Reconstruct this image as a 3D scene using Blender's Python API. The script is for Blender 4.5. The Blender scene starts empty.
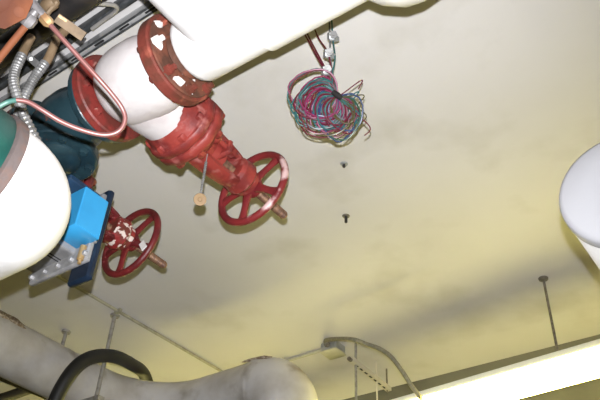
import bpy, bmesh, math, random
from mathutils import Vector, Matrix
random.seed(7)
S = bpy.context.scene
COL = S.collection

# ------------------------------------------------------------------ camera
FPX = 740.0
CAMZ = 1.60
upc = Vector((48, 909, -FPX)).normalized()          # world up seen in camera axes
fwd = Vector((0, 0, -1))
yax = (fwd - upc * fwd.dot(upc)).normalized()
xax = yax.cross(upc)
TH = math.radians(37.5)                              # the pipes run at this angle to the view
R = Matrix.Rotation(TH, 3, 'Z') @ Matrix((xax, yax, upc))   # camera axes -> world axes (pipe grid along X and Y)
CAM = Vector((0, 0, CAMZ))
cd = bpy.data.cameras.new('camera')
cd.sensor_width = 36.0
cd.lens = 36.0 * FPX / 600.0
cd.clip_start = 0.02
cam = bpy.data.objects.new('camera', cd)
COL.objects.link(cam)
cam.matrix_world = Matrix.Translation(CAM) @ R.to_4x4()
S.camera = cam

# ------------------------------------------------------------------ light
S.view_settings.view_transform = 'Standard'
S.view_settings.look = 'None'
S.view_settings.gamma = 1.0
S.view_settings.use_curve_mapping = False
S.view_settings.exposure = 0.0
w = bpy.data.worlds.new('world'); S.world = w
w.use_nodes = True
w.node_tree.nodes['Background'].inputs[0].default_value = (0.0, 0.0, 0.0, 1)
w.node_tree.nodes['Background'].inputs[1].default_value = 0.0

FLASH_W = 345.0
TUBE = 25.0
TUBE_COL = (1.0, 0.88, 0.28, 1)
fl = bpy.data.lights.new('camera_flash', 'SPOT')
fl.spot_size = math.radians(82); fl.spot_blend = 1.0      # the beam of the flash head
fl.energy = FLASH_W
fl.shadow_soft_size = 0.008
fl.color = (0.95, 0.965, 1.0)
flo = bpy.data.objects.new('camera_flash', fl)
COL.objects.link(flo)
fd = R @ Vector((-40 / FPX, 15 / FPX, -1.0))
flo.matrix_world = Matrix.Translation(CAM + R @ Vector((0.0, 0.067, -0.01))) @ fd.to_track_quat('-Z', 'Y').to_matrix().to_4x4()

# ------------------------------------------------------------------ coordinates
BX = Vector((1, 0, 0))                               # along the pipe run
BY = Vector((0, 1, 0))         # along the valve stems
UZ = Vector((0, 0, 1))
HC = 2.0                                             # ceiling above the camera
CZ = CAMZ + HC
def ray(px, py): return R @ Vector(((px - 300) / FPX, (200 - py) / FPX, -1.0))
def P(px, py, d): return CAM + ray(px, py) * d
def C(px, py, h=HC):
    r = ray(px, py); return CAM + r * (h / r.z)
def G(u, v, z): return CAM + BX * u + BY * v + UZ * z   # building grid
ROT = Matrix.Identity(4)
O1 = P(252.7, 188, 2.25) - BY * 0.5                  # centre of the first valve body
def Lw(x, y, z): return O1 + BX * x + BY * y + UZ * z

# ------------------------------------------------------------------ materials
MATS = {}
def nodes_mat(name):
    m = bpy.data.materials.new(name); m.use_nodes = True
    nt = m.node_tree
    return m, nt, nt.nodes['Principled BSDF']
def mat(name, col, rough=0.5, metal=0.0, col2=None, scale=12, lo=0.45, hi=0.6, bump=0.0, bscale=60,
        col3=None, scale3=30, lo3=0.6, hi3=0.66, bdist=0.004):
    m, nt, b = nodes_mat(name)
    b.inputs['Roughness'].default_value = rough
    b.inputs['Metallic'].default_value = metal
    tc = nt.nodes.new('ShaderNodeTexCoord')
    last = None
    def layer(base, c, sc, l, h, detail=6, off=0):
        n = nt.nodes.new('ShaderNodeTexNoise'); n.inputs['Scale'].default_value = sc
        n.inputs['Detail'].default_value = detail
        mp = nt.nodes.new('ShaderNodeMapping'); mp.inputs['Location'].default_value = (off, off * .7, off * 1.3)
        nt.links.new(tc.outputs['Object'], mp.inputs['Vector'])
        nt.links.new(mp.outputs['Vector'], n.inputs['Vector'])
        mr = nt.nodes.new('ShaderNodeMapRange'); mr.inputs[1].default_value = l; mr.inputs[2].default_value = h
        nt.links.new(n.outputs['Fac'], mr.inputs[0])
        mx = nt.nodes.new('ShaderNodeMix'); mx.data_type = 'RGBA'
        nt.links.new(mr.outputs[0], mx.inputs[0])
        if isinstance(base, tuple): mx.inputs[6].default_value = (*base, 1)
        else: nt.links.new(base, mx.inputs[6])
        mx.inputs[7].default_value = (*c, 1)
        return mx.outputs[2]
    cur = col
    if col2: cur = layer(cur, col2, scale, lo, hi)
    if col3: cur = layer(cur, col3, scale3, lo3, hi3, off=3.1)
    if isinstance(cur, tuple): b.inputs['Base Color'].default_value = (*cur, 1)
    else: nt.links.new(cur, b.inputs['Base Color'])
    if bump:
        n = nt.nodes.new('ShaderNodeTexNoise'); n.inputs['Scale'].default_value = bscale; n.inputs['Detail'].default_value = 5
        nt.links.new(tc.outputs['Object'], n.inputs['Vector'])
        bp = nt.nodes.new('ShaderNodeBump'); bp.inputs['Strength'].default_value = bump; bp.inputs['Distance'].default_value = bdist
        nt.links.new(n.outputs['Fac'], bp.inputs['Height'])
        nt.links.new(bp.outputs[0], b.inputs['Normal'])
    MATS[name] = m
    return m
def emis(name, col, st):
    m, nt, b = nodes_mat(name)
    b.inputs['Base Color'].default_value = (.8, .8, .8, 1)
    b.inputs['Emission Color'].default_value = col
    b.inputs['Emission Strength'].default_value = st
    MATS[name] = m
mat('ceiling', (.69, .665, .655), .85, col2=(.64, .615, .595), scale=1.3, lo=.42, hi=.68, bump=.25, bscale=35,
    col3=(.53, .505, .46), scale3=2.6, lo3=.54, hi3=.80, bdist=.003)
mat('wall', (.15, .145, .12), .85, col2=(.11, .106, .09), scale=2, bump=.3, bscale=30)
mat('floor', (.16, .145, .12), .7, col2=(.12, .11, .09), scale=3, bump=.2, bscale=20)
mat('white', (.82, .80, .79), .6, col2=(.74, .72, .70), scale=9, bump=.35, bscale=25, bdist=.006)
mat('body_white', (.58, .535, .525), .65, col2=(.51, .455, .445), scale=14, bump=.3, bscale=40)
mat('cap_grey', (.36, .355, .37), .6, col2=(.34, .335, .35), scale=5, bump=.1, bscale=30)
mat('dirty', (.57, .55, .54), .55, col2=(.43, .40, .37), scale=6, lo=.42, hi=.68, bump=.3, bscale=18, bdist=.008,
    col3=(.26, .22, .17), scale3=5, lo3=.58, hi3=.74)
mat('red', (.265, .036, .027), .5, col2=(.16, .020, .017), scale=16, bump=.35, bscale=90,
    col3=(.40, .14, .12), scale3=22, lo3=.58, hi3=.74)
mat('flange_red', (.21, .028, .022), .55, col2=(.12, .025, .018), scale=22, lo=.45, hi=.58, bump=.5, bscale=70,
    col3=(.42, .20, .16), scale3=30, lo3=.64, hi3=.72)
mat('dark_red', (.15, .014, .016), .42, col2=(.10, .010, .012), scale=16, bump=.3, bscale=90,
    col3=(.40, .12, .11), scale3=50, lo3=.66, hi3=.74)
mat('chipped', (.25, .022, .022), .5, col2=(.13, .03, .02), scale=20, bump=.5, bscale=90,
    col3=(.68, .56, .50), scale3=45, lo3=.55, hi3=.58)
mat('wheel_red', (.19, .019, .020), .45, col2=(.14, .013, .016), scale=14, bump=.25, bscale=80,
    col3=(.62, .42, .40), scale3=13, lo3=.57, hi3=.66)
mat('rust', (.17, .030, .018), .75, col2=(.11, .028, .014), scale=18, bump=.6, bscale=70,
    col3=(.38, .10, .06), scale3=14, lo3=.55, hi3=.65)
mat('rust_face', (.09, .035, .02), .8, col2=(.17, .055, .03), scale=22, bump=.6, bscale=70,
    col3=(.75, .70, .66), scale3=26, lo3=.66, hi3=.68)
mat('rust_orange', (.16, .046, .014), .8, col2=(.09, .024, .009), scale=10, bump=.3, bscale=50,
    col3=(.30, .16, .08), scale3=14, lo3=.62, hi3=.72)
mat('teal', (.017, .040, .050), .32, col2=(.010, .024, .032), scale=12, bump=.3, bscale=60,
    col3=(.20, .06, .035), scale3=26, lo3=.68, hi3=.72)
mat('green', (.010, .085, .066), .45, col2=(.008, .06, .048), scale=14, bump=.2, bscale=60)
mat('grey_gasket', (.11, .085, .08), .8, col2=(.15, .085, .065), scale=18, bump=.5, bscale=70)
mat('copper', (.22, .095, .088), .4, .35, col2=(.22, .09, .08), scale=20)
mat('copper_green', (.05, .16, .14), .5, .2, col2=(.10, .20, .16), scale=40)
mat('brass', (.50, .33, .15), .45, .5, col2=(.36, .20, .10), scale=30)
mat('tag_brass', (.16, .098, .04), .45, .4, col2=(.17, .10, .05), scale=40)
mat('nut_grey', (.20, .185, .185), .5, .3, col2=(.13, .12, .12), scale=40)
mat('tan', (.20, .135, .075), .6, .1, col2=(.28, .19, .11), scale=20, bump=.2)
mat('stem', (.24, .13, .075), .5, .3, col2=(.12, .06, .04), scale=60)
mat('steel', (.32, .315, .31), .5, .5, col2=(.20, .195, .19), scale=30)
mat('galv', (.46, .47, .46), .45, .5, col2=(.34, .35, .35), scale=25)
mat('alu', (.33, .325, .33), .5, .25, col2=(.24, .235, .24), scale=25, bump=.2)
mat('dark_slot', (.02, .02, .022), .7)
mat('black', (.018, .016, .016), .55, col2=(.035, .028, .024), scale=15, bump=.2)
mat('black_gloss', (.012, .012, .012), .55)
mat('cyan', (.035, .30, .60), .42, col2=(.03, .27, .55), scale=8)
mat('navy', (.008, .019, .040), .4, col2=(.006, .013, .028), scale=10)
mat('navy_light', (.018, .048, .10), .4, col2=(.014, .035, .07), scale=10)
mat('rail_dark', (.055, .06, .065), .5, .2, col2=(.10, .105, .11), scale=30)
mat('rail_patch', (.50, .50, .50), .5, .2, col2=(.22, .225, .23), scale=12, lo=.52, hi=.58)
mat('conduit_grey', (.40, .38, .36), .5, .2, col2=(.30, .28, .26), scale=20)
mat('conduit_pale', (.42, .40, .30), .55, .1, col2=(.32, .30, .22), scale=20)
mat('whip', (.19, .175, .13), .5, .2, col2=(.26, .24, .17), scale=60)
mat('fixture', (.80, .80, .78), .45)
mat('box_cover', (.52, .50, .38), .5, col2=(.45, .43, .32), scale=20)
mat('bracket', (.62, .58, .50), .6)
mat('rod', (.17, .15, .12), .5, .4, col2=(.26, .23, .19), scale=50)
mat('rod_pale', (.40, .38, .34), .5, .3, col2=(.30, .28, .25), scale=40)
mat('tear', (.20, .14, .09), .9, col2=(.42, .36, .28), scale=60, bump=.8, bscale=60)
mat('sticker', (.75, .72, .70), .6)
mat('plaster', (.72, .66, .63), .8, bump=.4)
WIRE = [('wire_maroon', (.20, .02, .045)), ('wire_pink', (.36, .05, .15)), ('wire_teal', (.05, .20, .20)), ('wire_grey', (.22, .23, .25)),
        ('wire_blue', (.06, .10, .24)), ('wire_olive', (.13, .11, .04)), ('wire_green', (.05, .14, .08))]
for n, c in WIRE: mat(n, tuple(x * .62 for x in c), .4)
emis('tube', TUBE_COL, TUBE)

# ------------------------------------------------------------------ mesh helpers
def frame(axis):
    a = Vector(axis).normalized()
    h = Vector((0, 0, 1)) if abs(a.z) < .9 else Vector((1, 0, 0))
    x = h.cross(a).normalized()
    return x, a.cross(x), a
class MB:
    def __init__(s): s.v = []; s.f = []
    def ring(s, c, x, y, r, n, ph=0):
        i = len(s.v)
        for k in range(n):
            t = ph + 2 * math.pi * k / n
            s.v.append(Vector(c) + x * (r * math.cos(t)) + y * (r * math.sin(t)))
        return i
    def lathe(s, o, axis, prof, n=28, ph=0, sx=1, sy=1):
        """prof: list of (radius, height); closed at both ends"""
        x, y, a = frame(axis); o = Vector(o)
        st = []
        for r, h in prof:
            if r <= 1e-6: s.v.append(o + a * h); st.append((len(s.v) - 1, 1))
            else: st.append((s.ring(o + a * h, x * sx, y * sy, r, n, ph), n))
        for (i, a1), (j, b1) in zip(st, st[1:]):
            for k in range(n):
                q = (k + 1) % n
                if a1 == 1 and b1 == 1: continue
                if a1 == 1: s.f.append((i, j + q, j + k))
                elif b1 == 1: s.f.append((i + k, i + q, j))
                else: s.f.append((i + k, i + q, j + q, j + k))
        if st[0][1] > 1: s.f.append(tuple(st[0][0] + k for k in reversed(range(n))))
        if st[-1][1] > 1: s.f.append(tuple(st[-1][0] + k for k in range(n)))
        return s
    def tube(s, path, r, n=10, closed=False):
        pts = [Vector(p) for p in path]; m = len(pts)
        rr = r if isinstance(r, (list, tuple)) else [r] * m
        prev = None; rings = []
        for i, p in enumerate(pts):
            if closed: t = pts[(i + 1) % m] - pts[i - 1]
            else: t = pts[min(i + 1, m - 1)] - pts[max(i - 1, 0)]
            t.normalize()
            if prev is None: x, y, _ = frame(t)
            else:
                x = prev - t * prev.dot(t)
                x = x.normalized() if x.length > 1e-6 else frame(t)[0]
                y = t.cross(x)
            prev = x
            rings.append(s.ring(p, x, y, rr[i], n))
        for a, b in zip(rings, rings[1:] + ([rings[0]] if closed else [])):
            for k in range(n):
                q = (k + 1) % n
                s.f.append((a + k, a + q, b + q, b + k))
        if not closed:
            s.f.append(tuple(rings[0] + k for k in reversed(range(n))))
            s.f.append(tuple(rings[-1] + k for k in range(n)))
        return s
    def box(s, c, hx, hy, hz, X=None, Y=None, Z=None, bev=0.0):
        X = Vector(X or (1, 0, 0)); Y = Vector(Y or (0, 1, 0)); Z = Vector(Z or (0, 0, 1)); c = Vector(c)
        if bev <= 0:
            i = len(s.v)
            for z in (-1, 1):
                for y in (-1, 1):
                    for x in (-1, 1): s.v.append(c + X * (x * hx) + Y * (y * hy) + Z * (z * hz))
            for q in ((0, 2, 3, 1), (4, 5, 7, 6), (0, 1, 5, 4), (2, 6, 7, 3), (0, 4, 6, 2), (1, 3, 7, 5)):
                s.f.append(tuple(i + k for k in q))
            return s
        b = bev
        rings = []
        def rect(z, ins):
            i = len(s.v)
            x0, y0 = hx - ins, hy - ins
            for (x, y) in ((-x0 + b, -y0), (x0 - b, -y0), (x0, -y0 + b), (x0, y0 - b), (x0 - b, y0), (-x0 + b, y0), (-x0, y0 - b), (-x0, -y0 + b)):
                s.v.append(c + X * x + Y * y + Z * z)
            return i
        for z, ins in ((-hz, b * .7), (-hz + b * .7, 0), (hz - b * .7, 0), (hz, b * .7)): rings.append(rect(z, ins))
        for a, d in zip(rings, rings[1:]):
            for k in range(8): s.f.append((a + k, a + (k + 1) % 8, d + (k + 1) % 8, d + k))
        s.f.append(tuple(rings[0] + k for k in reversed(range(8)))); s.f.append(tuple(rings[-1] + k for k in range(8)))
        return s
    def prism(s, pts, off):
        """polygon pts (world) extruded by vector off"""
        n = len(pts); i = len(s.v); off = Vector(off)
        for p in pts: s.v.append(Vector(p))
        for p in pts: s.v.append(Vector(p) + off)
        s.f.append(tuple(i + k for k in reversed(range(n)))); s.f.append(tuple(i + n + k for k in range(n)))
        for k in range(n):
            q = (k + 1) % n; s.f.append((i + k, i + q, i + n + q, i + n + k))
        return s
    def bar(s, a, b, w, t, up):
        a = Vector(a); b = Vector(b); d = (b - a); l = d.length; d.normalize()
        x = Vector(up).cross(d).normalized(); z = d.cross(x)
        return s.box((a + b) / 2, w / 2, l / 2, t / 2, x, d, z)
    def build(s, name, m, parent=None, loc=None, world=True, ang=38):
        me = bpy.data.meshes.new(name)
        v = s.v
        if parent is not None and world:
            root_ = parent.parent or parent; inv = root_.matrix_world.inverted(); v = [inv @ p for p in v]
        elif parent is None:
            if loc is None:
                n = len(v); loc = sum(v, Vector()) / n
                loc = Vector((loc.x, loc.y, min(p.z for p in v)))
            v = [p - loc for p in v]
        me.from_pydata([tuple(p) for p in v], [], s.f)
        bm = bmesh.new(); bm.from_mesh(me); bmesh.ops.recalc_face_normals(bm, faces=bm.faces); bm.to_mesh(me); bm.free()
        for p in me.polygons: p.use_smooth = True
        me.set_sharp_from_angle(angle=math.radians(ang))
        me.materials.append(MATS[m])
        o = bpy.data.objects.new(name, me); COL.objects.link(o)
        if parent is not None: o.parent = parent
        else: o.location = loc
        bpy.context.view_layer.update() if parent is None else None
        return o
def tag(o, label, cat, group=None):
    o['label'] = label; o['category'] = cat
    if group: o['group'] = group
    return o
def thing(name, label, cat, loc, rot=None, group=None):
    o = bpy.data.objects.new(name, None); COL.objects.link(o); o.empty_display_size = .05
    o.matrix_world = Matrix.Translation(Vector(loc)) @ (rot if rot else Matrix.Identity(4))
    bpy.context.view_layer.update()
    return tag(o, label, cat, group)
def struct(o): o['kind'] = 'structure'; return o
def copy_tree(o, parent=None):
    c = o.copy(); COL.objects.link(c); c.parent = parent
    for ch in o.children: copy_tree(ch, c)
    return c
def spline(pts, n=8, closed=False):
    pts = [Vector(p) for p in pts]; m = len(pts); out = []
    rng = range(m if closed else m - 1)
    for i in rng:
        g = (lambda k: pts[k % m]) if closed else (lambda k: pts[max(0, min(m - 1, k))])
        p0, p1, p2, p3 = g(i - 1), g(i), g(i + 1), g(i + 2)
        for k in range(n):
            t = k / n
            out.append(.5 * ((2 * p1) + (p2 - p0) * t + (2 * p0 - 5 * p1 + 4 * p2 - p3) * t * t + (3 * p1 - p0 - 3 * p2 + p3) * t ** 3))
    if not closed: out.append(pts[-1])
    return out
def bend(a, corner, b, rad, n=10):
    """straight a -> corner -> b with the corner rounded"""
    a, corner, b = Vector(a), Vector(corner), Vector(b)
    d1 = (a - corner).normalized(); d2 = (b - corner).normalized()
    half = d1.angle(d2) / 2
    t = rad / math.tan(half)
    p1, p2 = corner + d1 * t, corner + d2 * t
    cen = corner + (d1 + d2).normalized() * (rad / math.sin(half))
    out = [a]
    for k in range(n + 1):
        f = k / n
        v = (p1 - cen).lerp(p2 - cen, f)
        # slerp
        v = (p1 - cen).normalized().slerp((p2 - cen).normalized(), f) * rad
        out.append(cen + v)
    out.append(b)
    return out

# ------------------------------------------------------------------ setting
U0, U1, V0, V1 = -6.0, 3.2, -3.2, 3.74
def slab(name, u0, u1, v0, v1, z0, z1, m):
    b = MB().box(G((u0 + u1) / 2, (v0 + v1) / 2, (z0 + z1) / 2), (u1 - u0) / 2, (v1 - v0) / 2, (z1 - z0) / 2, BX, BY, UZ)
    return struct(b.build(name, m))
slab('ceiling', U0 - .2, U1 + .2, V0 - .2, V1 + .2, HC, HC + .2, 'ceiling')
slab('floor', U0 - .2, U1 + .2, V0 - .2, V1 + .2, -CAMZ - .2, -CAMZ, 'floor')
slab('wall_far', U0, U1, V1, V1 + .2, -CAMZ, HC, 'wall')
slab('wall_near', U0, U1, V0 - .2, V0, -CAMZ, HC, 'wall')
slab('wall_left', U0 - .2, U0, V0, V1, -CAMZ, HC, 'wall')
slab('wall_right', U1, U1 + .2, V0, V1, -CAMZ, HC, 'wall')

# ------------------------------------------------------------------ gate valve
def hexbolt(mb, p, axis, r=.011, h=.012):
    mb.lathe(p, axis, [(r, 0), (r, h * .7), (r * .8, h)], 6)
def flange(parent, x, m, name='flange', r=.115, t=.03, bolts=8, side=1, bm=None, nb=True):
    prof = [(r - .004, -t / 2), (r, -t / 2 + .004), (r, t / 2 - .004), (r - .004, t / 2)]
    f = MB().lathe((x, 0, 0), (1, 0, 0), prof, 40).build(name, m, parent, world=False)
    if nb:
        for k in range(bolts):
            a = 2 * math.pi * (k + .5) / bolts
            b = MB(); hexbolt(b, (x + side * t / 2, .79 * r * 1.05 * math.cos(a), .79 * r * 1.05 * math.sin(a)), (side, 0, 0))
            o = b.build('bolt', bm or m, f, world=False)
    return f
def gate_valve(loc, label, main, wheelm, hubm, group):
    t = thing('gate_valve', label, 'valve', loc, ROT, group)
    # body barrel, painted white
    b = MB()
    prof = []
    for k in range(15):
        a = -1 + 2 * k / 14
        prof.append((.058 + .052 * (max(0, 1 - abs(a) ** 2.6)) ** .55, .028 + .104 * a))
    b.lathe((0, 0, 0), (1, 0, 0), prof, 36)
    b.lathe((0, 0, 0), (0, 1, 0), [(.097, .0), (.094, .08), (.088, .128)], 32)
    b.build('body', 'body_white', t, world=False)
    # neck and bonnet flanges (red)
    b = MB(); b.lathe((0, 0, 0), (0, 1, 0), [(.086, .10), (.089, .13), (.094, .15), (.099, .168)], 32, sx=1.06, sy=.97)
    b.build('neck', main, t, world=False)
    for y0, y1 in ((.166, .194), (.198, .228)):
        fb = MB().lathe((0, 0, 0), (0, 1, 0), [(.108, y0), (.112, y0 + .004), (.112, y1 - .004), (.108, y1)], 12, ph=.26, sx=1.05, sy=.95)
        fo = fb.build('bonnet_flange', main, t, world=False, ang=50)
        for k in range(8):
            a = 2 * math.pi * (k + .5) / 8
            q = MB()
            yy, sgn = (y0, -1) if y0 < .18 else (y1, 1)
            q.lathe((.094 * 1.05 * math.cos(a), yy, .094 * .95 * math.sin(a)), (0, sgn, 0), [(.014, -.002), (.014, .012), (.010, .017)], 6)
            q.build('bolt', main, fo, world=False)
    b = MB(); b.lathe((0, 0, 0), (0, 1, 0), [(.080, .226), (.076, .245), (.060, .262), (.045, .272), (.040, .292)], 28)
    b.build('bonnet', main, t, world=False)
    # yoke: two arms
    for s in (-1, 1):
        path = [(s * .052, .232, 0), (s * .056, .262, 0), (s * .056, .30, 0), (s * .052, .35, 0), (s * .044, .40, 0), (s * .028, .438, 0)]
        mb = MB(); pts = spline(path, 5)
        # flat section arms
        i0 = len(mb.v); ns = 8
        for i, p in enumerate(pts):
            f = i / (len(pts) - 1)
            wz, wx = .037 - .008 * f, .015
            for k in range(ns):
                a = 2 * math.pi * k / ns + .39
                mb.v.append(Vector((wz * math.sin(a), p.y, p.x + wx * math.cos(a))))
        for i in range(len(pts) - 1):
            for k in range(ns):
                q = (k + 1) % ns; a_ = i0 + i * ns; b_ = a_ + ns
                mb.f.append((a_ + k, a_ + q, b_ + q, b_ + k))
        mb.f.append(tuple(i0 + k for k in reversed(range(ns)))); mb.f.append(tuple(i0 + (len(pts) - 1) * ns + k for k in range(ns)))
        mb.build('yoke_arm', main, t, world=False)
    b = MB(); b.lathe((0, 0, 0), (0, 1, 0), [(.040, .402), (.052, .412), (.056, .448), (.050, .456), (.044, .460), (.044, .476)], 24)
    b.build('yoke_hub', hubm, t, world=False)
    # packing gland with two studs
    b = MB(); b.lathe((0, 0, 0), (0, 1, 0), [(.038, .285), (.040, .312), (.028, .318), (.028, .348), (.022, .352)], 20)
    g = b.build('packing_gland', main, t, world=False)
    b = MB(); b.box((0, .322, 0), .064, .009, .024, bev=.005); b.build('gland_flange', main, g, world=False)
    for s in (-1, 1):
        b = MB(); b.lathe((s * .050, .30, 0), (0, 1, 0), [(.009, -.06), (.009, .062)], 10)
        b.lathe((s * .050, .332, 0), (0, 1, 0), [(.017, 0), (.017, .016), (.012, .020)], 6)
        b.lathe((s * .050, .268, 0), (0, 1, 0), [(.017, -.02), (.021, -.01), (.021, .004), (.014, .014)], 10)
        b.build('gland_bolt', main, g, world=False)
    # stem
    prof = [(.0125, .28)]
    for k in range(24):
        y = .48 + k * .0075
        prof += [(.0125, y), (.0145, y + .00375)]
    prof += [(.0125, .662), (.009, .667)]
    MB().lathe((0, 0, 0), (0, 1, 0), prof, 14).build('stem', 'stem', t, world=False)
    # handwheel
    hw = MB()
    ring = [(.122 * math.cos(2 * math.pi * k / 48), .50, .122 * math.sin(2 * math.pi * k / 48)) for k in range(48)]
    hw.tube(ring, .0118, 12, closed=True)
    rim = hw.build('handwheel', wheelm, t, world=False)
    b = MB(); b.lathe((0, 0, 0), (0, 1, 0), [(.034, .474), (.036, .480), (.036, .500), (.028, .506), (.028, .514), (.022, .518)], 20)
    b.build('wheel_hub', wheelm, rim, world=False)
    for k in range(5):
        a = 2 * math.pi * k / 5 + .70
        d = Vector((math.cos(a), 0, math.sin(a))); q = Vector((-math.sin(a), 0, math.cos(a)))
        sp = MB(); i0 = 0
        for f in [j / 6 for j in range(7)]:
            c = d * (.026 + f * .090) + Vector((0, .488 + .012 * f, 0))
            wd = .0185 - .0075 * f ** .6 - .003 * math.sin(math.pi * f) + .006 * f ** 5; th = .0075
            for (aa, bb) in ((-1, -.5), (-.5, -1), (.5, -1), (1, -.5), (1, .5), (.5, 1), (-.5, 1), (-1, .5)):
                sp.v.append(c + q * (aa * wd) + Vector((0, bb * th, 0)))
        for i in range(6):
            for kk in range(8):
                n = (kk + 1) % 8; sp.f.append((i * 8 + kk, i * 8 + n, i * 8 + 8 + n, i * 8 + 8 + kk))
        sp.f.append(tuple(reversed(range(8)))); sp.f.append(tuple(48 + k2 for k2 in range(8)))
        sp.build('spoke', wheelm, rim, world=False)
    return t
v1 = gate_valve(O1, 'red gate valve with white body and rusty end flange, dust-worn handwheel, brass tag below', 'red', 'wheel_red', 'red', 'gate valves on the overhead pipe')
# the end flanges differ
f1 = flange(v1, .150, 'rust', r=.121, t=.036, side=-1, bm='rust')
MB().lathe((.169, 0, 0), (1, 0, 0), [(.112, 0), (.110, .004), (.072, .006)], 36).build('flange_face', 'rust_face', f1, world=False)
for k in range(8):
    a = 2 * math.pi * (k + .5) / 8
    b = MB(); b.lathe((.173, .098 * math.cos(a), .098 * math.sin(a)), (1, 0, 0), [(.014, -.006), (.014, .012), (.008, .014), (.008, .026)], 6)
    b.build('bolt', 'plaster' if k in (4,) else 'rust', f1, world=False)
for (a, rr, s) in ((2.9, .098, .014), (3.55, .090, .016), (4.7, .094, .017), (2.1, .098, .009), (5.1, .098, .012)):
    b = MB(); n = 7
    c = Vector((.176, rr * math.cos(a), rr * math.sin(a)))
    prof = [(s * .9, -.006), (s, .0), (s * .7, .007), (0, .010)]
    b.lathe(c, (1, 0, 0), prof, n, ph=a, sx=random.uniform(.6, 1.3), sy=random.uniform(.5, 1.1))
    b.v = [p + Vector((random.uniform(-.002, .002), random.uniform(-.004, .004), random.uniform(-.004, .004))) for p in b.v]
    b.build('plaster_lump', 'plaster', f1, world=False)
flange(v1, -.088, 'flange_red', r=.123, t=.028, side=1)
v2 = gate_valve(Lw(-.525, 0, 0), 'dark red gate valve half hidden behind blue actuator, white sticker on its handwheel spoke', 'dark_red', 'dark_red', 'chipped', 'gate valves on the overhead pipe')
flange(v2, .125, 'dark_red', r=.115, t=.028, side=-1)
flange(v2, -.14, 'dark_red', r=.115, t=.028, side=1)
st = MB().box((.082, .4875, -.052), .019, .002, .011, Vector((.55, 0, -.83)), (0, 1, 0), Vector((.83, 0, .55)))
st.build('sticker', 'sticker', v2, world=False)['label'] = 'small white sticker'
for ang, rr, sz in ((1.2, .040, .014), (1.9, .044, .011), (2.6, .040, .013), (4.0, .042, .012), (5.0, .042, .012)):
    pass

# ------------------------------------------------------------------ teal motorised valve and its actuator
t = thing('motorised_valve', 'dark teal bolted valve with flanged bottom cover between the two gate valves', 'valve', Lw(-.213, 0, 0), ROT)
def tl(mb, name, m, par=None): return mb.build(name, m, par or t, world=False)
f = flange(t, .098, 'teal', r=.117, t=.022, side=-1)
b = MB(); b.lathe((0, 0, 0), (1, 0, 0), [(.062, -.16), (.075, -.12), (.090, -.06), (.092, -.01), (.080, .05), (.066, .09)], 32)
b.lathe((-.042, 0, 0), (0, 0, -1), [(.070, 0), (.070, .06), (.062, .09), (.062, .105)], 28)
tl(b, 'body', 'teal')
flange(t, -.158, 'teal', r=.117, t=.022, side=1)
cv = MB(); cv.lathe((-.042, 0, 0), (0, 0, -1), [(.098, .100), (.103, .104), (.103, .128), (.099, .132)], 36)
cvo = tl(cv, 'bottom_cover', 'teal')
b = MB(); b.lathe((-.042, 0, 0), (0, 0, -1), [(.062, .130), (.060, .138), (.048, .146), (.0, .150)], 28); tl(b, 'dome', 'teal', cvo)
for k in range(8):
    a = 2 * math.pi * (k + .3) / 8
    b = MB(); hexbolt(b, (-.042 + .083 * math.cos(a), .083 * math.sin(a), -.131), (0, 0, -1), .012, .014); tl(b, 'bolt', 'teal', cvo)

t = thing('electric_actuator', 'grey and dark blue electric valve actuator with bright blue cover box', 'actuator', Lw(-.30, .10, -.42), ROT)
ox, oy, oz = -.30, .10, -.42
def bx(x0, x1, y0, y1, z0, z1, bev=.004):
    return MB().box(((x0 + x1) / 2 - ox, (y0 + y1) / 2 - oy, (z0 + z1) / 2 - oz), (x1 - x0) / 2, (y1 - y0) / 2, (z1 - z0) / 2, bev=bev)
cv = tl(bx(-.296, -.209, .078, .160, -.322, -.196, .003), 'cover', 'cyan')
cv['label'] = 'bright blue sheet metal cover'
for (x, y) in ((-.285, .088), (-.225, .160)):
    b = MB(); b.lathe((x - ox, y - oy, -.322 - oz), (0, 0, -1), [(.004, -.001), (.004, .004), (.002, .005)], 10); tl(b, 'screw', 'steel', cv)
h = tl(bx(-.47, -.297, -.03, .160, -.338, -.17), 'housing', 'alu')
for k, x in enumerate((-.352, -.364)):
    tl(bx(x, x + .0035, -.02, .17, -.3395, -.334, 0), 'groove', 'dark_slot', h)
pl = tl(bx(-.475, -.24, .155, .172, -.374, -.15), 'mounting_plate', 'alu')
for k in range(5):
    x = -.46 + k * .054
    b = MB(); hexbolt(b, (x - ox, .155 - oy, -.357 - oz), (0, -1, 0), .008, .010); tl(b, 'bolt', 'alu', pl)
tl(bx(-.322, -.238, .172, .194, -.420, -.125, .006), 'gear_case', 'navy')
tl(bx(-.45, -.252, .05, .172, -.17, -.152), 'top_cap', 'navy_light')
b = MB(); b.lathe((-.33 - ox, .02 - oy, -.17 - oz), (0, 0, 1), [(.03, -.02), (.03, .019)], 16); tl(b, 'drive_neck', 'navy')
b = MB(); b.lathe((-.256 - ox, .150 - oy, -.362 - oz), (0, 0, -1), [(.009, -.03), (.009, .012), (.005, .014), (.005, .024)], 12); tl(b, 'cable_gland', 'brass')

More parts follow.
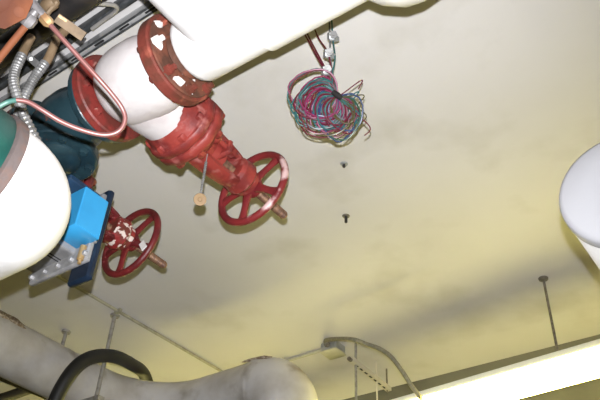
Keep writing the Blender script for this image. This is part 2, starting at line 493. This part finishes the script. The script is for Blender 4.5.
# ------------------------------------------------------------------ white insulated main pipe (right of the valve) with tee
t = thing('insulated_pipe', 'bright white insulated pipe tee joined to the rusty valve flange', 'pipe', Lw(.36, 0, -.1), ROT)
def pl_(mb, name, m, par=None):
    off = Vector((.36, 0, -.1)); mb.v = [p - off for p in mb.v]
    return mb.build(name, m, par or t, world=False)
b = MB()
b.lathe((0, 0, 0), (1, 0, 0), [(.058, .202), (.074, .203), (.085, .210), (.090, .224), (.090, .30), (.091, .43)], 40)
pl_(b, 'insulation', 'white')
b = MB(); b.lathe((0, 0, 0), (1, 0, 0), [(.060, .174), (.066, .18), (.062, .19), (.062, .21)], 24); pl_(b, 'bare_pipe', 'rust_face')
b = MB(); b.lathe((.325, 0, 0), (0, -1, 0), [(.0885, 0), (.0885, .1), (.0885, .6), (.0885, 3.97)], 40); pl_(b, 'branch', 'white')
b = MB(); b.lathe((0, 0, 0), (1, 0, 0), [(.092, .405), (.098, .41), (.099, .6), (.099, 1.2), (.099, 4.36)], 40)
j = pl_(b, 'jacket', 'white')
b = MB(); b.lathe((0, 0, 0), (1, 0, 0), [(.099, .67), (.130, .70), (.153, .74), (.159, .78), (.153, .82), (.130, .86), (.099, .89)], 36); pl_(b, 'fitting_cover', 'white')
b = MB()
for k in range(24):
    pass
# short run left of second valve to the wall
b = MB().lathe(Lw(-.665, 0, 0), -BX, [(.055, -.012), (.085, .02), (.09, .04), (.09, 1.08), (.08, 1.09)], 28)
tag(b.build('insulated_pipe', 'white'), 'white insulated pipe beyond the dark red valve, hidden by white elbow', 'pipe')

# ------------------------------------------------------------------ white insulated elbow with green flange
EC = P(25, 203, 1.45)
t = thing('insulated_elbow', 'large white insulated pipe elbow with green painted flange', 'pipe', EC - UZ * .115)
path = bend(EC - BY * .10, EC, EC - BX * .55, .075, 14)
end = EC - BX * (EC - CAM).dot(BX) * 0 - BX * ((EC - CAM).dot(BX) - U0 - .04)
path = path[:-1] + [path[-1], end]
MB().tube(path, .117, 40).build('insulation', 'white', t)
b = MB().lathe(EC - BY * .097, -BY, [(.118, -.004), (.126, .0), (.127, .020), (.120, .024)], 40); b.build('gasket_band', 'grey_gasket', t)
b = MB().lathe(EC - BY * .119, -BY, [(.118, 0), (.121, .004), (.121, .040), (.116, .046), (.09, .05), (.09, 3.0 + (EC - CAM).dot(BY))], 40)
g = b.build('flange', 'green', t)
for k in range(8):
    a = 2 * math.pi * (k + .5) / 8
    b = MB(); hexbolt(b, EC - BY * .165 + (BX * math.cos(a) + UZ * math.sin(a)) * .105, -BY, .010, .012); b.build('bolt', 'green', g)

# ------------------------------------------------------------------ capped pipe at right
DC = P(623, 184, 1.36)
t = thing('capped_pipe', 'white insulated pipe with flat round pale grey end cap', 'pipe', DC - UZ * .11)
ln = V1 - (DC - CAM).dot(BY)
MB().lathe(DC, BY, [(.118, .012), (.121, .016), (.121, ln)], 48).build('insulation', 'white', t)
MB().lathe(DC, BY, [(.0, -.004), (.07, -.003), (.111, .0), (.120, .005), (.123, .012), (.123, .03)], 48).build('end_cap', 'cap_grey', t)

# ------------------------------------------------------------------ brass tag
tp = Lw(.035, .262, -.082)
t = thing('valve_tag', 'small round brass tag on bead chain hanging from red valve', 'tag', tp - UZ * .17)
for k in range(13):
    c = tp - UZ * (.012 + k * .0088)
    b = MB(); b.lathe(c, UZ, [(0, -.0036), (.0041, -.0017), (.0041, .0017), (0, .0036)], 8); b.build('bead', 'steel', t)
MB().tube([tp + UZ * .02, tp - UZ * .13], .0012, 6).build('chain_wire', 'galv', t)
vd = -ray(197, 202).normalized(); vd = (vd + UZ * .15 + BX * .1).normalized()
b = MB().lathe(tp - UZ * .142, vd, [(.0, -.0012), (.0165, -.0012), (.0172, 0), (.0165, .0012), (.006, .0012), (.005, .0022), (0, .0022)], 28); b.build('disc', 'tag_brass', t)

# ------------------------------------------------------------------ hanging coil of wires
top = C(331, 18)
T = P(337, 96, 2.21)
t = thing('wire_coil', 'bundled coil of maroon, pink and teal wires hanging below white pipe', 'wire coil', P(330, 140, 2.2))
RX, RY, RZ = R @ Vector((1, 0, 0)), R @ Vector((0, -1, 0)), R @ Vector((0, 0, -1))   # right, down, away
pxm = 2.2 / FPX
def W(px, py, d=0): return P(px, py, 2.2 + d)
for k in range(54):
    f = k / 53
    f = min(1, max(0, f + random.uniform(-.08, .08)))
    ang = math.radians(192 - 132 * f)             # image direction of the loop from the tie
    ln = (47 - 8 * f + random.uniform(-15, 4))
    wd = ln * random.uniform(.42, .62)
    ca, sa = math.cos(ang), math.sin(ang)
    dz = random.uniform(-.028, .028); tilt = random.uniform(-.03, .03)
    cx, cy = 337 + ca * ln / 2, 97 + sa * ln / 2
    pts = []
    n = 26
    for i in range(n):
        a = 2 * math.pi * i / n
        e = ln / 2 * math.cos(a); s_ = wd * math.sin(a) * (.55 + .45 * (1 - math.cos(a)) / 2 + .1)
        x = cx + ca * e - sa * s_; y = cy + sa * e + ca * s_
        near = (1 + math.cos(a + math.pi)) / 2
        pts.append(W(x + random.uniform(-.5, .5), y + random.uniform(-.5, .5), dz * (1 - near) + tilt * math.sin(a) * .8))
    wname = random.choices(WIRE, weights=[7, 6, 4, 3, 2, 2, 1])[0][0]
    MB().tube(pts, .0025, 5, closed=True).build('wire', wname, t)
# loose ends on the right of the tie
for k in range(9):
    x1, y1 = random.uniform(352, 371), random.uniform(86, 138)
    pts = spline([W(337, 97), W(346 + random.uniform(-3, 3), 96 + (y1 - 97) * .3, -.01), W(x1, y1 - 6, random.uniform(-.03, .02)), W(x1 - random.uniform(0, 8), y1 + 3, random.uniform(-.03, .02))], 6)
    MB().tube(pts, .0019, 5).build('wire', random.choice(['wire_grey', 'wire_olive', 'wire_maroon', 'wire_teal']), t)
# leads up to the ceiling
for pts, wname in (([(331, 14, .22), (333, 40, .12), (335, 58, .05), (332, 78, .01), (336, 95, 0)], 'wire_teal'), ([(329, 14, .22), (330, 40, .12), (331, 62, .05), (334, 84, .01), (338, 97, 0)], 'wire_grey'),
                   ([(296, 22, .16), (309, 42, .12), (325, 71, .04), (333, 88, 0), (336, 96, 0)], 'wire_maroon'), ([(299, 22, .16), (312, 43, .12), (326, 70, .04), (334, 90, 0), (337, 97, 0)], 'wire_maroon'), ([(308, 16, .16), (318, 37, .12), (328, 53, .06), (333, 80, .01), (337, 95, 0)], 'wire_maroon')):
    w_ = [W(*p) for p in pts]
    w_[0] = C(pts[0][0], pts[0][1] - 4)
    MB().tube(spline(w_, 6), .0026, 6).build('lead', wname, t)
MB().tube([W(333, 92, -.012), W(337, 95, -.018), W(341, 98, -.012)], [.008, .010, .008], 10).build('tie', 'black', t)
for (x, y, d) in ((332, 36, .12), (328, 53, .06), (326, 70, .03)):
    c = W(x, y, d)
    b = MB(); b.lathe(c - RY * .012, RY, [(.010, 0), (.015, .004), (.015, .022), (.010, .028)], 6); cl = b.build('connector', 'galv', t)
    b = MB(); b.lathe(c - RZ * .018 + RX * .004, -RZ, [(.006, -.01), (.006, .012)], 8); b.lathe(c - RZ * .014 + RX * .004, -RZ, [(.0125, 0), (.0125, .009)], 6); b.build('clamp_bolt', 'steel', cl)
    b = MB().lathe(c + RX * .008 + RY * .010, (RX - RZ).normalized(), [(.010, -.010), (.011, 0), (.010, .012)], 6); b.build('clamp_bolt', 'galv', cl)

# ------------------------------------------------------------------ copper tube line
cp = [(46, 20, 1.34), (60, 36, 1.34), (78, 56, 1.345), (97, 77, 1.35), (111, 93, 1.36), (122, 108, 1.37), (125, 120, 1.37), (119, 131, 1.365), (105, 135, 1.36), (85, 131, 1.35), (62, 122, 1.34), (42, 110, 1.33), (28, 102, 1.325), (16, 100, 1.32)]
t = thing('copper_tube', 'thin bent copper tube looping in front of the teal valve', 'tube', P(119, 136, 1.36))
MB().tube(spline([P(*p) for p in cp], 6), .0046, 12).build('tube', 'copper', t)
MB().tube(spline([P(*p) for p in ((17, 100, 1.32), (8, 102, 1.32), (-2, 107, 1.315), (-20, 116, 1.31))], 5), .0046, 12).build('tube_end', 'copper_green', t)
d = (P(46, 20, 1.34) - P(33, 5, 1.34)).normalized()
b = MB().lathe(P(43.5, 17, 1.34), d, [(.006, -.006), (.0105, 0), (.0105, .014), (.008, .018), (.006, .02)], 6); b.build('flare_nut', 'brass', t)
MB().lathe(P(33, 5, 1.34), d, [(.009, -.004), (.010, .0), (.009, .028)], 12).build('fitting', 'nut_grey', t)

# rusty casting in the corner with its rusty drain tube
t = thing('rusty_casting', 'orange rust coloured eight-sided casting in the corner above flexible conduits', 'casting', P(10, 28, 1.3))
off = ray(12, 10).normalized() * .05
pts = [P(x, y, 1.28) for x, y in ((-22, -18), (6, -26), (32, -14), (33, 2), (26, 18), (5, 29), (-20, 24), (-32, 4))]
MB().prism(pts, off).build('plate', 'rust_orange', t)
b = MB().lathe(P(19, 12, 1.28) - off * .0, -off, [(.009, -.002), (.009, .004), (.005, .005)], 14); b.build('bolt', 'rust_orange', t)
b = MB().lathe(P(-2, -4, 1.28), -off, [(.032, -.002), (.03, .008), (.018, .016)], 20); b.build('boss', 'rust_orange', t)
MB().lathe(P(-4, 0, 1.36), off, [(.045, -.03), (.045, .2), (.03, .45)], 20).build('neck', 'rust', t)
t = thing('rusty_tube', 'short rusty orange tube with grey hex union below the casting', 'tube', P(-10, 66, 1.3))
a, bb = P(29, 22, 1.31), P(-14, 75, 1.31)
MB().tube([a, P(10, 45, 1.31), bb], .0066, 12).build('tube', 'rust_orange', t)
dd = (bb - a).normalized()
MB().lathe(P(31, 18, 1.31), dd, [(.010, -.006), (.0135, -.001), (.0135, .012), (.009, .018)], 6).build('union_nut', 'nut_grey', t)
MB().lathe(P(36, 11, 1.315), dd, [(.008, 0), (.008, .016)], 12).build('elbow_stub', 'nut_grey', t)

# ------------------------------------------------------------------ flexible conduits, strut rails, conduit bends in the corner
def flex(pts, r, name, label, tanpts, group):
    root = thing(name, label, 'conduit', pts[-1], None, group)
    sp = spline(pts, 14); rr = [r * (1.02, 1.02, .84)[k % 3] for k in range(len(sp))]
    MB().tube(sp, rr, 12).build('armour', 'steel', root, ang=20)
    if tanpts: MB().tube(spline(tanpts, 5), r * .92, 10).build('connector', 'tan', root)
flex([P(*p) for p in ((22, 55, 1.80), (16, 68, 1.78), (13.5, 80, 1.76), (16.5, 94, 1.75), (24, 116, 1.75), (34, 136, 1.76), (44, 156, 1.78))], .0125, 'flexible_conduit',
     'ribbed metal flexible conduit under black shade bar, curving down behind white elbow', [P(22, 56, 1.80), P(25, 48, 1.82), P(31, 37, 1.85)], 'flexible conduits')
flex([P(*p) for p in ((45, 63, 1.86), (37, 74, 1.84), (30, 85, 1.83), (24, 97, 1.82), (20, 108, 1.82), (17, 122, 1.82), (12, 140, 1.82))], .0125, 'flexible_conduit',
     'ribbed metal flexible conduit hanging from tan connector beside strut rails', [P(45, 64, 1.86), P(50, 55, 1.88), P(57, 38, 1.92)], 'flexible conduits')
# strap block
t = thing('pipe_clamp', 'tan metal clamp block in front of the strut rails', 'clamp', P(72, 30, 1.95))
a, bb = P(57, 18, 1.93), P(84, 37, 1.95)
MB().bar(a, bb, .026, .022, -ray(70, 28)).build('block', 'tan', t)
b = MB().bar(P(59, 16, 1.925), P(84, 33, 1.945), .006, .012, -ray(70, 28)); b.build('lip', 'brass', t)
MB().lathe(P(57, 38, 1.92), (P(70, 26, 1.96) - P(57, 38, 1.92)), [(.012, -.01), (.012, .05)], 12).build('stud', 'tan', t)

def rail(v0, w, h, m, label, slots):
    u0, u1 = -2.9, .2
    z1 = HC - .0
    root = thing('strut_rail', label, 'rail', G((u0 + u1) / 2, v0, z1 - h), ROT)
    MB().box((0, 0, h / 2), (u1 - u0) / 2, w / 2, h / 2, bev=.003).build('channel', m, root, world=False)
    if slots:
        for sy in (-1, 1):
            MB().box((0, sy * w * .42, -.001), (u1 - u0) / 2, w * .12, .0025).build('lip', 'rail_dark', root, world=False)
        for k in range(24):
            x = -1.4 + k * .12
            MB().box((x, 0, -.0008), .022, w * .14, .0012).build('slot', 'dark_slot', root, world=False)
rail(.800, .022, .045, 'rail_dark', 'dark grey steel rail along ceiling above the white valve body', False)
rail(.862, .024, .04, 'rail_patch', 'slotted strut channel with flaking white paint beside dark ceiling rail', True)

t = thing('bent_conduit', 'pale grey conduit bent in a hook beside the ceiling rails', 'conduit', P(75, 22, 2.3))
pts = [P(*p) for p in ((60, 40, 2.28), (70, 26, 2.28), (75, 13, 2.28), (80, 5, 2.28), (90, 3, 2.3), (104, 4, 2.33), (113, 5, 2.35), (117, 8, 2.37), (114, 13, 2.39), (104, 20, 2.42), (92, 29, 2.45))]
MB().tube(spline(pts, 5), .0075, 10).build('tube', 'conduit_grey', t)
b = MB().lathe(P(75, 13, 2.28), (pts[3] - pts[1]), [(.010, -.008), (.011, 0), (.010, .012)], 12); b.build('coupling', 'galv', t)

for (v, z, r, lb, m) in ((.615, 1.72, .040, 'thick black bar added for the deep shade above the flexible conduits', 'black'),
                      (.44, 1.62, .030, 'thinner dark bar added for the shade beside the rusty casting', 'black'),
                      ):
    o = MB().lathe(G(-2.92, v, z), BX, [(r * .9, 0), (r, .01), (r, 1.82), (r * .9, 1.84)], 24).build('black_pipe_or_shade', m)  # black bars added to stand in for the dark shadows in this corner
    tag(o, lb, 'pipe')
# vertical hanger straps carrying the added black shade bar
for u in (-1.52,):
    b = MB().box(G(u, .615, 1.88), .016, .003, .12, BX, BY, UZ)
    o = b.build('hanger_strap', 'steel'); tag(o, 'short steel strap holding the black shade bar to the ceiling', 'strap')
t = thing('cable_clamp', 'tan cable clamp on dark shade bar near the rusty casting', 'clamp', P(48, 8, 1.9))
MB().lathe(P(50, 4, 1.88), BX, [(.016, -.02), (.019, -.01), (.019, .012), (.014, .02)], 14).build('ring', 'tan', t)
MB().lathe(P(52, 8, 1.87), (BX + UZ), [(.007, -.02), (.007, .02)], 8).build('screw', 'tan', t)
# grey small clamp on strut behind conduits
t = thing('strut_clamp', 'grey two-bolt strut clamp near the crossing flexible conduits', 'clamp', P(36, 66, 1.98))
MB().bar(P(27, 55, 1.95), P(42, 69, 2.0), .018, .012, -ray(35, 62)).build('plate', 'steel', t)
for q in ((31, 59), (39, 66)):
    b = MB(); hexbolt(b, P(q[0], q[1], 1.955), -ray(*q), .006, .008); b.build('bolt', 'galv', t)

# ------------------------------------------------------------------ grey lagged pipe low in the picture
GU, GZ, GV, GR = -3.10, 1.652, 2.76, .132
t = thing('lagged_pipe', 'dirty grey-white lagged pipe with two bends, jacket torn at one side', 'pipe', G(GU, 2.2, GZ - GR))
p1 = bend(G(GU, V0 + .04, GZ), G(GU, GV, GZ), G(-2.35, GV, GZ), .42, 16)
r1 = [GR, GR] + [GR + .012 * k / (len(p1) - 3) for k in range(len(p1) - 2)]
MB().tube(p1, r1, 40).build('lagging', 'dirty', t)
ER, EZ = .168, GZ - .012
p2 = bend(G(-2.46, GV, EZ), G(-2.14, GV, EZ), G(-2.14, GV, -CAMZ), .17, 14)
rr = ([.146, .160] + [ER] * 3 + [ER * 1.02] * 9 + [ER] * 40)[:len(p2)]
MB().tube(p2, rr, 40).build('elbow_lagging', 'dirty', t)
# torn jacket: a ragged brown patch lying on the lagging
mb = MB(); nv, na = 10, 8
for i in range(nv + 1):
    for k in range(na + 1):
        edge = i in (0, nv) or k in (0, na)
        v = 1.46 + .30 * i / nv + (random.uniform(-.02, .02) if edge else 0)
        a = math.radians(30 + 36 * k / na + (random.uniform(-4, 4) if edge else 0))
        q = GR + (.001 if edge else random.uniform(.003, .012))
        mb.v.append(G(GU + math.cos(a) * q, v, GZ + math.sin(a) * q))
for i in range(nv):
    for k in range(na):
        c0 = i * (na + 1) + k; mb.f.append((c0, c0 + 1, c0 + na + 2, c0 + na + 1))
mb.build('torn_patch', 'tear', t)['label'] = 'ragged brown tear in the jacket'
# crease flap on the elbow
fl_ = []
for k in range(5):
    u = -2.35 + .035 * k + .004 * (k % 2)
    th_ = math.asin(min(1, max(0, (u + 2.31) / .30)))
    n_ = Vector((math.sin(th_), -.70, .71 * math.cos(th_))).normalized()
    fl_.append(G(u, GV, EZ - .17 * (1 - math.cos(th_))) + n_ * (ER * 1.005))
MB().tube(fl_, [.003, .008, .007, .009, .003], 6).build('torn_strip', 'tear', t)
# trapeze hanger
t = thing('trapeze_hanger', 'trapeze hanger of two steel rods around the grey lagged pipe', 'hanger', G(GU, 2.2, HC - .508))
for u, v, rname in ((-2.913, 2.211, 'rod'), (-3.285, 2.19, 'rod')):
    z0 = HC - .496
    ro = MB().tube([G(u, v, z0), G(u, v, HC)], .011, 10).build(rname, 'rod_pale', t)
    MB().lathe(G(u, v, HC - .012), UZ, [(.024, 0), (.026, .004), (.026, .012)], 12).build('washer', 'rod_pale', ro)
    MB().lathe(G(u, v, z0 + .0), UZ, [(.022, -.012), (.022, .012)], 6).build('nut', 'rod', ro)
MB().box(G(GU, 2.2, GZ - GR - .0125), .24, .02, .012, BX, BY, UZ).build('cross_bar', 'rod_pale', t)

# black hose arched over the lagged pipe
hp = [P(48, 425, 3.35), P(56, 399, 3.40), P(68, 377, 3.46), P(82, 362, 3.55), P(98, 356, 3.66), P(116, 357, 3.80), P(131, 364, 4.0), P(144, 374, 4.25), P(152, 398, 4.4)]
o = MB().tube(spline(hp, 6), .034, 16).build('black_hose', 'black_gloss')
tag(o, 'thick black hose arching over the grey lagged pipe', 'hose')
# dark pipes in the far corner
for k, (a, bb, r, lb) in enumerate(((P(-60, 352, 4.3), P(60, 402, 4.7), .02, 'thin black pipe below the lagged pipe, crossing a thicker one'),
                                    (P(-30, 409, 4.4), P(60, 379, 4.9), .032, 'thicker black pipe below the lagged pipe, crossing a thin one'))):
    o = MB().tube([a, (a + bb) / 2, bb], r, 12).build('black_pipe_or_shade', 'black'); tag(o, lb, 'pipe')

# ------------------------------------------------------------------ ceiling conduit, anchors
c0 = C(85, 292); u_c = (c0 - CAM).dot(BX); v_c = (c0 - CAM).dot(BY)
t = thing('ceiling_conduit', 'thin pale conduit along the ceiling from blue actuator to lagged pipe', 'conduit', G(u_c, 2.4, HC - .02))
a, bb = G(u_c - .0, v_c - .9, HC - .011), G(u_c + .05, 3.72, HC - .011)
MB().tube([a, (a + bb) / 2, bb], .009, 10).build('tube', 'conduit_pale', t)
for f in (.42,):
    p = a.lerp(bb, f)
    MB().box(p - UZ * .001, .022, .008, .011, BX, BY, UZ).build('strap', 'conduit_pale', t)
def anchor(px, py, m, label, r=.016, stub=.02):
    p = C(px, py)
    root = thing('ceiling_anchor', label, 'bolt', p - UZ * stub, None, None)
    MB().lathe(p, -UZ, [(r * 1.15, 0), (r, .004), (r * .55, .005)], 14).build('washer', m, root)
    MB().lathe(p, -UZ, [(r * .45, .0), (r * .45, stub), (r * .3, stub + .002)], 8).build('stud', 'black', root)
anchor(344, 164, 'galv', 'bright steel anchor bolt in ceiling nearer the hanging wire coil', .014, .016)
anchor(346, 216, 'rod', 'dark anchor bolt stub in bare ceiling, further from the wire coil', .015, .035)

# ------------------------------------------------------------------ fluorescent fixtures
FV = 3.07; FZ = HC - .43
def fixture(u0, u1, v, label, rods, skew=0.0):
    # skew turns the fixture about its first hanger rod
    m0 = Matrix.Rotation(skew, 4, 'Z')
    piv = G(rods[0], v, FZ - .1)
    root = thing('fluorescent_fixture', label, 'light fixture', piv + m0.to_3x3() @ Vector(((u0 + u1) / 2 - rods[0], 0, 0)), m0, 'fluorescent fixtures')
    L2 = (u1 - u0) / 2
    MB().box((0, 0, .082), L2, .085, .018, bev=.006).build('housing', 'fixture', root, world=False)
    # wraparound lens
    mb = MB(); n = 12; prof = []
    for k in range(n + 1):
        a = math.pi * k / n
        c_, s_ = math.cos(a), math.sin(a)
        prof.append((.089 * (abs(c_) ** .45) * (1 if c_ >= 0 else -1), .064 - .066 * (s_ ** .5)))
    for x in (-L2 + .02, L2 - .02):
        for (y, z) in prof: mb.v.append(Vector((x, y, z)))
    m = n + 1
    for k in range(n): mb.f.append((k, k + 1, m + k + 1, m + k))
    mb.f.append((0, m, m + n, n)); mb.f.append(tuple(range(m))); mb.f.append(tuple(m + k for k in reversed(range(m))))
    mb.build('lens', 'tube', root, world=False)
    for s in (-1, 1):
        MB().box((s * (L2 - .010), 0, .03), .0105, .092, .045, bev=.004).build('end_plate', 'fixture', root, world=False)
    for u in rods:
        x = u - (u0 + u1) / 2
        z1 = HC - (FZ - .1)
        ro = MB().tube([(x, 0, .098), (x, 0, z1)], .0062, 10).build('hanger_rod', 'rod', root, world=False)
        MB().lathe((x, 0, z1), (0, 0, -1), [(.024, 0), (.022, .008), (.012, .014)], 16).build('canopy', 'rod', ro, world=False)
fixture(-2.02, .42, FV, 'white fluorescent fixture hung on a dark rod beside the far wall', (-.859, .25), math.radians(-4.5))
fixture(-4.52, -2.12, FV + .31, 'fluorescent fixture behind the lagged pipe, end to end with the white one', (-4.2, -3.0))

# junction box with whip feeding the fixture
jb = C(333, 345)
t = thing('junction_box', 'small ceiling junction box with pale cover beside the flexible whip', 'junction box', jb - UZ * .05, ROT)
MB().box((0, 0, .025), .052, .052, .025, bev=.008).build('box', 'galv', t, world=False)
MB().box((0, 0, -.003), .056, .056, .004, bev=.004).build('cover', 'box_cover', t, world=False)
MB().lathe((0, -.05, .028), (0, -1, 0), [(.016, -.002), (.018, .006), (.016, .02)], 8).build('connector', 'rod', t, world=False)
jv = jb - BY * .07 - UZ * .022
e_ = G(-1.50, FV - .04, FZ + .004)
w0 = [jv, jv - BY * .03 + BX * .03, P(350, 339, 3.75), P(366, 344, 3.72), P(380, 349, 3.68), P(391, 357, 3.64), P(402, 371, 3.6), P(411, 385, 3.57), P(420, 397, 3.55), P(423, 403, 3.6)]
o = MB().tube(spline(w0, 7), .0115, 10).build('flexible_whip', 'whip')
tag(o, 'curved flexible cable from junction box down to white fluorescent fixture', 'cable')
t = thing('ceiling_conduit', 'straight thin conduit on ceiling between lagged pipe and junction box', 'conduit', jb - BX * .5 - UZ * .02)
MB().tube([jb - BX * .052 - UZ * .012, jb - BX * 1.0 - UZ * .012], .010, 10).build('tube', 'box_cover', t)
MB().box(jb - BX * .34 - UZ * .011, .008, .022, .011, BX, BY, UZ).build('strap', 'box_cover', t)

# perforated bracket hung from thin rods
zb = HC - .13
a, bb = C(351, 361, zb), C(389, 391, zb)
t = thing('perforated_bracket', 'pale perforated strut bracket hung on thin rods near junction box', 'bracket', (a + bb) / 2)
dd = (bb - a); L_ = dd.length; dd.normalize(); sd = UZ.cross(dd)
MB().bar(a, bb, .030, .004, UZ).build('web', 'bracket', t)
for s in (-1, 1):
    MB().bar(a + sd * s * .015 + UZ * .010, bb + sd * s * .015 + UZ * .010, .003, .022, UZ).build('lip', 'bracket', t)
for k in range(7):
    c = a.lerp(bb, .14 + .12 * k)
    MB().bar(c - dd * .014 - UZ * .0022, c + dd * .014 - UZ * .0022, .011, .0012, UZ).build('slot', 'dark_slot', t)
for f, dn, m in ((.12, .75, 'rod_pale'), (.66, .6, 'bracket'), (.95, .02, 'rod')):
    p = a.lerp(bb, f)
    MB().tube([p - UZ * dn, Vector((p.x, p.y, CZ))], .0075 if f < .3 else .005, 8).build('rod', m, t)
MB().lathe(a - dd * .012 + UZ * .005, dd, [(.012, -.012), (.012, .012)], 6).build('nut', 'rod', t)
